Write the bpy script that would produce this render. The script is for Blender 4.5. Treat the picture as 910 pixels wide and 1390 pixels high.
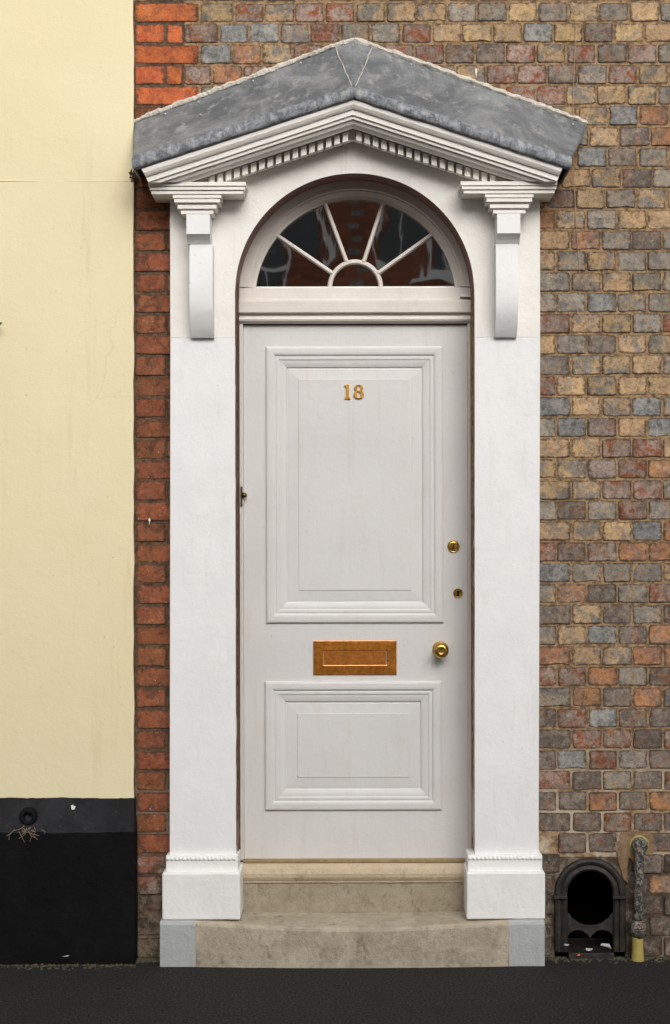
import bpy, bmesh, math, random
from mathutils import Vector, Matrix, noise
PI = math.pi
random.seed(18)
scn = bpy.context.scene
for o in list(bpy.data.objects): bpy.data.objects.remove(o)
C = scn.collection

# ------------------------------------------------------------------ camera, sky, sun, exposure
DC, EYE, PPM, AX, AY = 6.0, 1.6, 365.0, 480.0, 716.0      # camera distance (m), eye height (m), photo px per metre on the wall
cam = bpy.data.cameras.new('camera'); cam_o = bpy.data.objects.new('camera', cam); C.objects.link(cam_o)
cam_o.location = (0, -DC, EYE); cam_o.rotation_euler = (PI/2, math.radians(0.12), 0)
cam.sensor_fit = 'VERTICAL'; cam.sensor_height = 36; cam.lens = 36*DC/(1390/PPM)
cam.shift_x = -25/1390; cam.shift_y = 21/1390
cam.clip_start = .05; cam.clip_end = 500
scn.camera = cam_o

SUN_EL, SUN_AZ = math.radians(31), math.radians(-12)      # azimuth: negative is to the right of straight in front of the wall
w = bpy.data.worlds.new('World'); scn.world = w; w.use_nodes = True
nt = w.node_tree; bg = nt.nodes['Background']
sky = nt.nodes.new('ShaderNodeTexSky'); sky.sky_type = 'NISHITA'; sky.sun_disc = False
sky.sun_elevation = SUN_EL; sky.sun_rotation = PI + SUN_AZ; sky.dust_density = 4.0
hs = nt.nodes.new('ShaderNodeHueSaturation'); hs.inputs['Saturation'].default_value = .12      # overcast: a grey sky
nt.links.new(sky.outputs[0], hs.inputs['Color']); nt.links.new(hs.outputs[0], bg.inputs[0]); bg.inputs[1].default_value = .10
sl = bpy.data.lights.new('sun', 'SUN'); sl.energy = 1.5; sl.angle = math.radians(45); sl.color = (1, .965, .92)
so = bpy.data.objects.new('sun', sl); C.objects.link(so)
sd = Vector((math.sin(SUN_AZ)*math.cos(SUN_EL), math.cos(SUN_AZ)*math.cos(SUN_EL), -math.sin(SUN_EL)))
so.rotation_euler = sd.to_track_quat('-Z', 'Y').to_euler(); so.location = (-2, -8, 9)
scn.view_settings.view_transform = 'Standard'; scn.view_settings.look = 'None'
scn.view_settings.exposure = 0.56; scn.view_settings.gamma = 1

# ------------------------------------------------------------------ helpers
def W(px, py, d=0.0):                                      # a point of the photo at depth d behind (+) or in front of (-) the brick face
    s = (DC+d)/DC/PPM
    return Vector(((px-AX)*s, d, EYE+(AY-py)*s))
def L(px, d=0.0): return px*(DC+d)/DC/PPM
def lin(r, g, b):
    f = lambda c: (c/255/12.92) if c/255 <= .04045 else ((c/255+.055)/1.055)**2.4
    return (f(r), f(g), f(b), 1)

class MB:
    def __init__(s): s.v = []; s.f = []
    def add(s, vs, fs):
        n = len(s.v); s.v += [tuple(v) for v in vs]; s.f += [tuple(i+n for i in f) for f in fs]; return s
    def box(s, x0, x1, y0, y1, z0, z1):
        return s.add([(x0,y0,z0),(x1,y0,z0),(x1,y1,z0),(x0,y1,z0),(x0,y0,z1),(x1,y0,z1),(x1,y1,z1),(x0,y1,z1)],
                     [(0,3,2,1),(4,5,6,7),(0,1,5,4),(1,2,6,5),(2,3,7,6),(3,0,4,7)])
    def pbox(s, x0, x1, y0, y1, df, db):                   # photo rectangle at depth df, carried straight back to db
        a = W(x0, y1, df); b = W(x1, y0, df)
        return s.box(a.x, b.x, df, db, a.z, b.z)
    def prism(s, pts, df, db):                             # photo outline at depth df, carried straight back to db
        f = [W(x, y, df) for x, y in pts]; n = len(f)
        b = [Vector((p.x, db, p.z)) for p in f]
        area = sum(f[i].x*f[(i+1)%n].z-f[(i+1)%n].x*f[i].z for i in range(n))
        r = list(range(n))
        if area < 0: f.reverse(); b.reverse()
        return s.add(f+b, [tuple(r), tuple(n+i for i in reversed(r))]+[(n+i, n+(i+1)%n, (i+1)%n, i) for i in range(n)])
    def grid(s, rows):                                     # rows of equal numbers of points
        m = len(rows[0]); n = len(rows)
        return s.add([p for r in rows for p in r], [(i*m+j, i*m+j+1, (i+1)*m+j+1, (i+1)*m+j) for i in range(n-1) for j in range(m-1)])
    def lathe(s, c, prof, n=24, ax=1):                     # prof: (radius, y offset) round the Y axis at c
        rows = []
        for r, y in prof:
            rows.append([Vector((c.x+r*math.cos(2*PI*k/n), c.y+y, c.z+r*math.sin(2*PI*k/n))) if ax == 1 else
                         Vector((c.x+r*math.cos(2*PI*k/n), c.y+r*math.sin(2*PI*k/n), c.z+y)) for k in range(n+1)])
        return s.grid(rows)
    def tube(s, pts, r, n=8):
        pts = [Vector(p) for p in pts]; rows = []
        for i, p in enumerate(pts):
            t = (pts[min(i+1, len(pts)-1)]-pts[max(i-1, 0)]).normalized()
            u = t.cross(Vector((0.01, 1, 0.02))); u = u.normalized() if u.length > 1e-4 else Vector((1,0,0)); v = t.cross(u)
            rr = r[i] if isinstance(r, (list, tuple)) else r
            rows.append([p+u*rr*math.cos(2*PI*k/n)+v*rr*math.sin(2*PI*k/n) for k in range(n+1)])
        s.grid(rows)
        m = n+1; base = len(s.v)-m*len(pts)
        s.f.append(tuple(base+k for k in range(n))); s.f.append(tuple(base+(len(pts)-1)*m+k for k in reversed(range(n))))
        return s
    def build(s, name, mat, parent=None, bevel=0, smooth=False, weld=True):
        me = bpy.data.meshes.new(name); me.from_pydata(s.v, [], s.f)
        bm = bmesh.new(); bm.from_mesh(me)
        if weld: bmesh.ops.remove_doubles(bm, verts=bm.verts, dist=1e-5)
        bmesh.ops.recalc_face_normals(bm, faces=bm.faces); bm.to_mesh(me); bm.free()
        o = bpy.data.objects.new(name, me); C.objects.link(o); me.materials.append(mat)
        if parent: o.parent = parent
        if smooth:
            for p in me.polygons: p.use_smooth = True
        if bevel:
            m = o.modifiers.new('bevel', 'BEVEL'); m.width = bevel; m.segments = 2; m.limit_method = 'ANGLE'; m.angle_limit = math.radians(30)
        return o

def tag(o, label, cat, group=None):
    o['label'] = label; o['category'] = cat
    if group: o['group'] = group
    return o
def thing(name, label, cat, group=None):
    o = bpy.data.objects.new(name, None); C.objects.link(o); return tag(o, label, cat, group)
def struct(o): o['kind'] = 'structure'; return o
def stuff(o): o['kind'] = 'stuff'; return o
def rough_up(o, amp, scale, cuts=0, axes=(1,1,1)):          # real unevenness in the mesh
    bm = bmesh.new(); bm.from_mesh(o.data)
    if cuts: bmesh.ops.subdivide_edges(bm, edges=bm.edges, cuts=cuts, use_grid_fill=True)
    for v in bm.verts:
        n = noise.noise_vector(v.co*scale)+.5*noise.noise_vector(v.co*scale*2.7)
        v.co += Vector((n.x*axes[0], n.y*axes[1], n.z*axes[2]))*amp
    bm.to_mesh(o.data); bm.free()

# ------------------------------------------------------------------ materials
class NT:
    def __init__(s, name):
        s.m = bpy.data.materials.new(name); s.m.use_nodes = True; s.t = s.m.node_tree; s.b = s.t.nodes['Principled BSDF']
        g = s.t.nodes.new('ShaderNodeNewGeometry'); s.pos = g.outputs['Position']; s.island = g.outputs['Random Per Island']
    def put(s, sock, v):
        if hasattr(v, 'is_output') or isinstance(v, bpy.types.NodeSocket): s.t.links.new(v, sock)
        else: sock.default_value = v
    def math(s, op, a, b=0.0, clamp=False):
        n = s.t.nodes.new('ShaderNodeMath'); n.operation = op; n.use_clamp = clamp; s.put(n.inputs[0], a); s.put(n.inputs[1], b); return n.outputs[0]
    def vmath(s, op, a, b):
        n = s.t.nodes.new('ShaderNodeVectorMath'); n.operation = op; s.put(n.inputs[0], a); s.put(n.inputs[1], b); return n.outputs[0]
    def mapping(s, vec, scale):
        n = s.t.nodes.new('ShaderNodeMapping'); s.put(n.inputs['Vector'], vec); n.inputs['Scale'].default_value = scale; return n.outputs[0]
    def noise(s, scale, detail=6, rough=.6, vec=None, dist=0):
        n = s.t.nodes.new('ShaderNodeTexNoise'); s.put(n.inputs['Vector'], vec or s.pos); n.inputs['Scale'].default_value = scale
        n.inputs['Detail'].default_value = detail; n.inputs['Roughness'].default_value = rough; n.inputs['Distortion'].default_value = dist
        return n.outputs['Fac']
    def step(s, f, lo, hi):
        n = s.t.nodes.new('ShaderNodeMapRange'); s.put(n.inputs['Value'], f); n.inputs['From Min'].default_value = lo; n.inputs['From Max'].default_value = hi
        return n.outputs[0]
    def mix(s, f, a, b, mode='MIX'):
        n = s.t.nodes.new('ShaderNodeMix'); n.data_type = 'RGBA'; n.blend_type = mode
        s.put(n.inputs[0], f); s.put(n.inputs[6], a); s.put(n.inputs[7], b); return n.outputs[2]
    def hsv(s, c, v=1.0, sat=1.0, h=.5):
        n = s.t.nodes.new('ShaderNodeHueSaturation'); s.put(n.inputs['Color'], c); s.put(n.inputs['Value'], v); s.put(n.inputs['Saturation'], sat); s.put(n.inputs['Hue'], h); return n.outputs[0]
    def bump(s, h, strength, dist=.01):
        n = s.t.nodes.new('ShaderNodeBump'); n.inputs['Strength'].default_value = strength; n.inputs['Distance'].default_value = dist; s.put(n.inputs['Height'], h)
        s.t.links.new(n.outputs[0], s.b.inputs['Normal'])
    def done(s, col, rough=.8, metal=0, spec=.3):
        s.put(s.b.inputs['Base Color'], col); s.put(s.b.inputs['Roughness'], rough); s.b.inputs['Metallic'].default_value = metal
        s.b.inputs['Specular IOR Level'].default_value = spec; return s.m
    def z(s):
        n = s.t.nodes.new('ShaderNodeSeparateXYZ'); s.put(n.inputs[0], s.pos); return n.outputs[2]

def paint(name, col, rough=.55, grime=(.35,.27,.18,1), amt=.5, bump=.25, fine=220, broad=6, brush=None):
    n = NT(name)
    c = n.mix(n.step(n.noise(broad, 4), .35, .7), col, tuple(x*.93 for x in col[:3])+(1,))
    streak = n.noise(1, 6, .65, n.mapping(n.pos, (26, 26, 3.2)))
    c = n.mix(n.math('MULTIPLY', n.step(streak, .56, .78), amt*.35, True), c, grime)
    spots = n.step(n.noise(75, 3, .5), .70, .76)
    c = n.mix(n.math('MULTIPLY', spots, amt*.6, True), c, grime)
    blot = n.step(n.noise(9, 7, .7), .60, .75)
    c = n.mix(n.math('MULTIPLY', blot, amt*.22, True), c, grime)
    h = n.math('ADD', n.noise(fine, 3), n.math('MULTIPLY', n.noise(28, 4), 2.5))
    if brush: h = n.math('ADD', h, n.math('MULTIPLY', n.noise(1, 4, .6, n.mapping(n.pos, brush)), .8))
    n.bump(h, bump, .004)
    return n.done(c, rough, 0, .35)

M = {}
M['white'] = paint('white_masonry_paint', (.805,.80,.795,1), .6, (.42,.36,.29,1), .60, .18, 170)
M['white_fresh'] = paint('thick_white_paint', (.82,.82,.80,1), .5, (.45,.40,.30,1), .35, .28, 60)
M['white_bounce'] = paint('bounce_tinted_white', (.795,.768,.722,1), .6, (.40,.31,.22,1), .55, .3, 160)  # white paint tinted with the warm bounce light under the pediment
M['cornice'] = paint('cornice_paint', (.80,.765,.71,1), .55, (.40,.31,.2,1), .45, .25, 160)
M['door'] = paint('door_paint', (.655,.642,.625,1), .36, (.44,.34,.22,1), .50, .16, 260, 3, (150,150,5))
M['frame'] = paint('shaded_frame_paint', (.70,.645,.585,1), .42, (.30,.22,.15,1), .5, .2, 200)  # shading of the recessed frame is put into the beige
M['brown'] = paint('brown_reveal_paint', (.20,.103,.086,1), .6, (.10,.055,.05,1), .2, .4, 90)
M['step_grey'] = paint('pale_grey_paint', (.41,.42,.425,1), .7, (.2,.2,.19,1), .6, .5, 120)

def cream_mat():
    n = NT('cream_wall_paint')
    c = n.mix(n.step(n.noise(1.2, 5), .35, .68), (.775,.685,.455,1), (.735,.64,.405,1))
    c = n.mix(n.math('MULTIPLY', n.step(n.noise(1, 7, .7, n.mapping(n.pos, (18,18,1.6))), .58, .8), .30, True), c, (.48,.36,.18,1))
    c = n.mix(n.math('MULTIPLY', n.step(n.noise(60, 3), .71, .75), .5, True), c, (.35,.24,.12,1))
    v = n.t.nodes.new('ShaderNodeTexVoronoi'); v.feature = 'DISTANCE_TO_EDGE'; v.inputs['Scale'].default_value = 1.4
    wv = n.vmath('ADD', n.mapping(n.pos, (1,1,.8)), n.vmath('SCALE', n.pos, (0,0,0)))
    nn = n.t.nodes.new('ShaderNodeTexNoise'); nn.inputs['Scale'].default_value = 5; nn.inputs['Detail'].default_value = 8
    mixv = n.t.nodes.new('ShaderNodeMix'); mixv.data_type = 'VECTOR'; mixv.inputs[0].default_value = .10
    n.t.links.new(n.pos, nn.inputs['Vector']); n.t.links.new(n.pos, mixv.inputs[4]); n.t.links.new(nn.outputs['Color'], mixv.inputs[5]); n.t.links.new(mixv.outputs[1], v.inputs['Vector'])
    crack = n.math('MULTIPLY', n.math('SUBTRACT', 1.0, n.step(v.outputs['Distance'], .0, .0035), True), n.step(n.noise(1.7, 2), .5, .62), True)
    c = n.mix(n.math('MULTIPLY', crack, .12, True), c, (.40,.29,.14,1))
    h = n.math('ADD', n.noise(130, 4), n.math('MULTIPLY', n.noise(9, 5), 4)); n.bump(h, .18, .005)
    return n.done(c, .75)
M['cream'] = cream_mat()
def black_mat(name, col, dust, k):
    n = NT(name)
    c = n.mix(n.step(n.noise(7, 8, .7), .45, .8), col, tuple(x*2.2 for x in col[:3])+(1,))
    c = n.mix(n.math('MULTIPLY', n.step(n.noise(48, 6, .7), .62, .74), k, True), c, dust)
    h = n.math('ADD', n.noise(110, 4), n.math('MULTIPLY', n.noise(16, 5), 3)); n.bump(h, .35, .006)
    return n.done(c, .75, 0, .10)
M['black'] = black_mat('black_plinth_paint', (.0045,.0045,.005,1), (.045,.04,.032,1), .3)
M['ledge_skylit'] = black_mat('skylit_black_paint', (.015,.0155,.0175,1), (.12,.115,.10,1), .3)  # plinth black, lightened to paint in the sky light on the slope

def brick_mat(name, a, b, flake, fa, island=False, spk=.8, lo=.55, scum=.34):
    n = NT(name)
    if island: r = n.island
    else: r = n.t.nodes.new('ShaderNodeObjectInfo').outputs['Random']
    off = n.vmath('ADD', n.pos, n.vmath('SCALE', (1,1,1), (0,0,0)))
    comb = n.t.nodes.new('ShaderNodeCombineXYZ'); n.put(comb.inputs[0], n.math('MULTIPLY', r, 37.0)); n.put(comb.inputs[1], n.math('MULTIPLY', r, 91.0)); n.put(comb.inputs[2], n.math('MULTIPLY', r, 17.0))
    p = n.vmath('ADD', n.pos, comb.outputs[0])
    warp = n.noise(40, 6, .75, p)
    big = n.math('ADD', n.noise(13, 3, .5, p), n.math('MULTIPLY', n.math('SUBTRACT', warp, .5), .8))
    t = n.step(big, .44, .56)
    c = n.mix(t, a, b)
    fl = n.math('ADD', n.noise(20, 4, .6, n.vmath('ADD', p, (5,3,1)), .5), n.math('MULTIPLY', n.math('SUBTRACT', n.noise(85, 5, .7, p), .5), .45))
    c = n.mix(n.math('MULTIPLY', n.step(fl, lo-.01, lo+.07), fa, True), c, flake)
    dark = n.step(n.math('ADD', n.math('MULTIPLY', n.noise(38, 8, .8, p), .6), n.math('MULTIPLY', n.noise(95, 6, .8, p), .4)), .47, .60)
    c = n.mix(n.math('MULTIPLY', dark, spk, True), c, n.hsv(c, .36))
    lite = n.step(n.noise(45, 7, .75, n.vmath('ADD', p, (3,8,2))), .50, .64)
    c = n.mix(n.math('MULTIPLY', lite, scum, True), c, (.42,.36,.28,1))
    c = n.mix(n.math('MULTIPLY', n.step(n.noise(120, 4, .6, p), .64, .70), .7, True), c, (.04,.033,.028,1))
    c = n.mix(n.math('MULTIPLY', n.step(n.noise(100, 3, .6, n.vmath('ADD', p, (9,2,7))), .68, .73), .55, True), c, (.58,.52,.44,1))
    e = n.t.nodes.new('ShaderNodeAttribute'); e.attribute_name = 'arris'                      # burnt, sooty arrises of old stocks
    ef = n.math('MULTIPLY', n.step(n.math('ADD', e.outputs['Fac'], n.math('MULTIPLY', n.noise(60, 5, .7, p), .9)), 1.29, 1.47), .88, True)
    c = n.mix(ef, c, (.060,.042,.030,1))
    wn = n.t.nodes.new('ShaderNodeTexWhiteNoise'); wn.noise_dimensions = '1D'; n.put(wn.inputs['W'], n.math('MULTIPLY', r, 531.0))
    c = n.hsv(c, n.math('ADD', n.math('MULTIPLY', wn.outputs['Value'], .36), .93), 1.0, n.math('ADD', n.math('MULTIPLY', r, .010), .495))
    h = n.math('ADD', n.noise(85, 8, .72, p), n.math('MULTIPLY', n.noise(22, 4, .6, p), 1.6)); n.bump(h, .75, .004)
    return n.done(c, .9, 0, .15)
KIND = {
 'B': ((.455,.30,.155,1), (.36,.245,.14,1), (.235,.185,.135,1), .7),
 'M': ((.405,.27,.145,1), (.195,.170,.142,1), (.30,.21,.12,1), .6),
 'G': ((.19,.17,.148,1), (.265,.228,.185,1), (.34,.215,.12,1), .65),
 'S': ((.19,.192,.186,1), (.265,.255,.235,1), (.105,.095,.085,1), .7),
 'D': ((.130,.106,.09,1), (.20,.16,.13,1), (.23,.11,.065,1), .7),
 'R': ((.285,.205,.165,1), (.20,.145,.118,1), (.235,.085,.042,1), 1.0),
 'P': ((.27,.21,.175,1), (.20,.155,.13,1), (.21,.095,.058,1), .7),
 'O': ((.39,.185,.085,1), (.27,.14,.085,1), (.165,.13,.105,1), .8),
 'Q': ((.50,.130,.046,1), (.40,.100,.040,1), (.22,.080,.042,1), .6),      # bright red quoin
 'K': ((.270,.092,.042,1), (.205,.072,.035,1), (.085,.042,.028,1), .7),    # darker red of the strip
 'L': ((.27,.11,.075,1), (.13,.072,.052,1), (.36,.29,.23,1), .7),         # spalled pinkish
 'E': ((.085,.065,.045,1), (.17,.13,.095,1), (.045,.05,.018,1), .8),      # earthy, mossy foot
 'N': ((.068,.054,.045,1), (.115,.09,.072,1), (.14,.075,.05,1), .7),      # soot dark
}
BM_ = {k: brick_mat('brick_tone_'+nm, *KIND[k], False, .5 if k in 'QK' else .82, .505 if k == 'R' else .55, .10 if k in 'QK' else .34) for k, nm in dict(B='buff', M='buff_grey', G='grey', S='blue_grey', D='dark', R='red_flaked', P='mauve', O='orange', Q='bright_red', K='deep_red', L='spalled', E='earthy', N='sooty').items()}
M['brick_any'] = brick_mat('brick_tone_mixed', (.32,.22,.12,1), (.15,.14,.125,1), (.20,.08,.05,1), .5, True)

def mortar_mat(name, a, b, pale):
    n = NT(name)
    c = n.mix(n.step(n.noise(32, 9, .78), .44, .58), a, b)
    f = n.math('MULTIPLY', n.step(n.noise(5, 6, .7), .47, .56), n.math('SUBTRACT', 1.0, n.step(n.z(), .55, .86), True), True)
    c = n.mix(n.math('MULTIPLY', f, pale, True), c, (.58,.49,.37,1))
    n.bump(n.noise(150, 7, .75), .9, .006)
    return n.done(c, .95, 0, .1)
M['mortar'] = mortar_mat('sandy_lime_mortar', (.41,.27,.145,1), (.16,.10,.057,1), .85)
M['mortar_dark'] = mortar_mat('dirty_mortar', (.17,.11,.07,1), (.075,.05,.034,1), .25)
M['mortar_foot'] = mortar_mat('sooty_mortar', (.12,.085,.06,1), (.055,.042,.032,1), .35)
M['patch'] = mortar_mat('cement_patch', (.30,.20,.12,1), (.20,.13,.08,1), .15)
M['sealant'] = paint('white_mortar_fillet', (.58,.54,.47,1), .9, (.22,.17,.12,1), 2.2, 1.0, 90)

def lead_mat(name, a, b, c3, s=5.0, mould=.3):
    n = NT(name)
    c = n.mix(n.step(n.noise(s, 9, .72, None, .8), .42, .60), a, b)
    c = n.mix(n.math('MULTIPLY', n.step(n.noise(1, 8, .75, n.mapping(n.pos, (24,24,6))), .52, .66), .7, True), c, c3)
    c = n.mix(n.math('MULTIPLY', n.step(n.noise(11, 9, .75, None, 1.5), .55, .70), .30, True), c, c3)
    c = n.mix(n.math('MULTIPLY', n.step(n.noise(40, 6, .75), .60, .70), mould, True), c, (.055,.058,.062,1))
    c = n.mix(n.math('MULTIPLY', n.step(n.noise(85, 4, .6), .68, .73), .6, True), c, (.48,.48,.46,1))
    h = n.math('ADD', n.math('MULTIPLY', n.noise(14, 4), 3), n.noise(90, 5)); n.bump(h, .5, .006)
    return n.done(c, .6, .15, .4)
M['lead'] = lead_mat('weathered_lead', (.115,.122,.130,1), (.235,.242,.247,1), (.37,.365,.35,1), 3.2)
M['lead_edge'] = lead_mat('lead_drip', (.095,.102,.115,1), (.25,.262,.285,1), (.42,.42,.42,1), 34, .85)

def stone_mat(name, a, b, stain, wear=.6):
    n = NT(name)
    c = n.mix(n.step(n.noise(7, 9, .72, None, .5), .42, .60), a, b)
    c = n.mix(n.math('MULTIPLY', n.step(n.noise(34, 8, .78), .50, .66), wear, True), c, stain)
    c = n.mix(n.math('MULTIPLY', n.step(n.noise(1, 5, .6, n.mapping(n.pos, (20,20,9))), .61, .70), wear, True), c, n.hsv(stain, .6))
    c = n.mix(n.math('MULTIPLY', n.step(n.noise(120, 4), .64, .72), .5, True), c, (.11,.09,.06,1))
    h = n.math('ADD', n.noise(130, 6, .7), n.math('MULTIPLY', n.noise(26, 5), 2)); n.bump(h, .55, .006)
    return n.done(c, .85, 0, .25)
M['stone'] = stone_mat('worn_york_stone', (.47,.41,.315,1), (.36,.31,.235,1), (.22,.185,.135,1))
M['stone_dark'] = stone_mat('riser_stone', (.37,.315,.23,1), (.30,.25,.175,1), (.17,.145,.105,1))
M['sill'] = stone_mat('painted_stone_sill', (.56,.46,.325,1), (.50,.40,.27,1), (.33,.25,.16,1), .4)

def metal_mat(name, a, b, rough=.3, s=30, metal=1.0):
    n = NT(name)
    c = n.mix(n.step(n.noise(s, 5, .65, None, .8), .38, .66), a, b)
    n.bump(n.noise(140, 3), .12, .003)
    return n.done(c, n.math('ADD', n.math('MULTIPLY', n.noise(s, 4), .3), rough-.12), metal, .5)
M['copper'] = metal_mat('tarnished_copper_brass', (.95,.40,.075,1), (.58,.19,.035,1), .33, 42)
M['copper_dull'] = metal_mat('dull_copper', (.68,.26,.06,1), (.42,.14,.03,1), .42, 50)
M['brass'] = metal_mat('polished_brass', (.72,.45,.12,1), (.40,.23,.055,1), .28, 60)
M['bronze'] = metal_mat('dark_bronze', (.26,.17,.07,1), (.12,.08,.035,1), .35, 60)
M['gold'] = metal_mat('gilt_brass', (.85,.50,.10,1), (.62,.30,.05,1), .32, 90)
M['strip'] = metal_mat('dull_brass_strip', (.36,.26,.13,1), (.25,.175,.085,1), .55, 30, .4)
M['dark_hole'] = NT('unlit_hole_black').done((.004,.0035,.003,1), 1.0, 0, 0)  # near-black stands in for the unlit depth of holes
def iron_mat():
    n = NT('rusty_black_cast_iron')
    c = n.mix(n.step(n.noise(30, 8, .7), .46, .70), (.014,.0125,.012,1), (.05,.036,.028,1))
    c = n.mix(n.math('MULTIPLY', n.step(n.noise(70, 6, .7), .62, .72), .5, True), c, (.13,.075,.045,1))
    n.bump(n.noise(120, 6, .7), .7, .005); return n.done(c, .55, 0, .45)
M['iron'] = iron_mat()
def pipe_mat():
    n = NT('flaking_pipe_paint')
    f = n.step(n.noise(85, 7, .7, None, 1.2), .47, .54)
    c = n.mix(f, (.040,.036,.032,1), (.26,.245,.215,1))
    c = n.mix(n.step(n.noise(18, 4), .60, .68), c, (.30,.17,.09,1))
    n.bump(n.math('ADD', f, n.noise(200, 4)), .8, .004); return n.done(c, .7)
M['pipe'] = pipe_mat()
M['yellow'] = paint('yellow_gas_paint', (.40,.315,.09,1), .7, (.10,.085,.05,1), 1.6, .6, 90)
M['asphalt'] = None
M['road'] = stone_mat('worn_grey_road', (.16,.155,.15,1), (.13,.125,.12,1), (.10,.095,.09,1))  # unseen road, grey kept lighter to bounce light under the pediment
M['paving'] = stone_mat('pale_paving', (.34,.31,.27,1), (.28,.26,.22,1), (.2,.18,.15,1))  # unseen far pavement, made pale to bounce light onto the doorway
def asphalt_mat():
    n = NT('dark_asphalt')
    c = n.mix(n.step(n.noise(120, 6, .8), .42, .62), (.012,.012,.0125,1), (.062,.060,.057,1))
    c = n.mix(n.math('MULTIPLY', n.step(n.noise(4, 6, .7), .50, .7), .5, True), c, (.024,.023,.021,1))
    n.bump(n.noise(130, 6, .8), 1.0, .012); return n.done(c, .9, 0, .2)
M['asphalt'] = asphalt_mat()
M['dirt'] = stone_mat('gutter_dirt', (.10,.085,.055,1), (.06,.055,.03,1), (.09,.10,.03,1), .7)
def glass_mat(name, wave, sc):
    n = NT(name); t = n.t
    gl = t.nodes.new('ShaderNodeBsdfGlossy'); gl.inputs['Roughness'].default_value = .022; gl.inputs['Color'].default_value = (.95,.97,.96,1)
    tr = t.nodes.new('ShaderNodeBsdfTransparent'); tr.inputs['Color'].default_value = (.62,.66,.64,1)
    bp = t.nodes.new('ShaderNodeBump'); bp.inputs['Strength'].default_value = wave; bp.inputs['Distance'].default_value = .012
    h = n.math('ADD', n.noise(sc, 1, .4, None, .2), n.math('MULTIPLY', n.noise(sc*4, 2, .5, n.mapping(n.pos, (1,1,.35))), .06)); t.links.new(h, bp.inputs['Height']); t.links.new(bp.outputs[0], gl.inputs['Normal'])
    mx = t.nodes.new('ShaderNodeMixShader'); mx.inputs[0].default_value = .50
    t.links.new(tr.outputs[0], mx.inputs[1]); t.links.new(gl.outputs[0], mx.inputs[2])
    t.links.new(mx.outputs[0], t.nodes['Material Output'].inputs['Surface']); return n.m
M['glass'] = glass_mat('old_glass', .06, 3.4); M['glass_wavy'] = glass_mat('old_wavy_glass', .10, 5.2)
M['hall'] = NT('dim_hall_paint').done((.12,.10,.085,1), .9)
M['dropping'] = NT('white_splash').done((.78,.77,.72,1), .7)
M['paper'] = NT('scrap_paper').done((.50,.50,.50,1), .8)
M['orange_bit'] = NT('orange_plastic').done((.75,.13,.02,1), .5)
M['straw'] = NT('dry_straw').done((.32,.24,.14,1), .9)
M['leaf'] = NT('green_leaf').done((.06,.13,.03,1), .5)
M['stem'] = NT('brown_stem').done((.10,.07,.04,1), .9)
M['cable'] = NT('tan_cable').done((.36,.25,.14,1), .7)
M['screw'] = NT('zinc_screw').done((.55,.55,.55,1), .4, .6)

# ------------------------------------------------------------------ ground
g = MB().box(-200, 200, -200, 200, -.40, -.16).build('ground', M['asphalt']); struct(g)
g = MB().box(-40, 40, -1.85, .25, -.159, 0).build('pavement', M['asphalt']); struct(g)
g = MB().box(-40, 40, -2.02, -1.852, -.159, .003).build('kerb', M['stone_dark'], None, .012); struct(g)
g = MB().box(-40, 40, -9.2, -2.022, -.159, -.125).build('road', M['road']); struct(g)
g = MB().box(-40, 40, -12.2, -9.202, -.159, 0).build('pavement', M['paving']); struct(g)

# ------------------------------------------------------------------ brick walls
ROWS = [2.5+28.2*n for n in range(0, 48)]
def brick_mesh(wd, ht, seed):
    rnd = random.Random(seed); hw, hh = wd/2, ht/2; c = min(wd, ht)*.085
    u = lambda k: k*hw*2/3+rnd.uniform(-.08,.08)*hw
    per = [(-hw+c,-hh),(u(-.8),-hh),(u(.8),-hh),(hw-c,-hh),(hw-c*.25,-hh+c*.3),(hw,-hh+c),(hw,rnd.uniform(-.3,.3)*hh),(hw,hh-c),(hw-c*.3,hh-c*.25),(hw-c,hh),(u(.8),hh),(u(-.8),hh),(-hw+c,hh),(-hw,hh-c),(-hw,rnd.uniform(-.3,.3)*hh),(-hw,-hh+c)]
    out = []
    for x, z in per:
        k = .0009 if rnd.random() > .15 else .0028
        out.append((x*(1-abs(rnd.gauss(0,k))/hw), z*(1-abs(rnd.gauss(0,k))/hh)))
    v = [(x*(1-.0016/hw), rnd.uniform(0,.0006), z*(1-.0016/hh)) for x, z in out]+[(x*1.004, .0062, z*1.004) for x, z in out]
    v += [(rnd.uniform(-.2,.2)*hw, -rnd.uniform(.0,.0005), rnd.uniform(-.2,.2)*hh)]
    n = 16; f = [(i, (i+1)%n, 2*n) for i in range(n)]+[(n+i, n+(i+1)%n, (i+1)%n, i) for i in range(n)]
    me = bpy.data.meshes.new('brick'); me.from_pydata(v, [], f)
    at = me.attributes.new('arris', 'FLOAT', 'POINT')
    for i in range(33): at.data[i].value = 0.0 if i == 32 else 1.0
    me.materials.append(BM_['B']); return me
HW, HH = 38.2/PPM, 26.5/PPM
SW = 87/PPM
HEAD = [brick_mesh(HW, HH, i) for i in range(22)]
HALF = [brick_mesh(20/PPM, HH, 90+i) for i in range(6)]
STR = [brick_mesh(SW, HH, 60+i) for i in range(8)]
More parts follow.
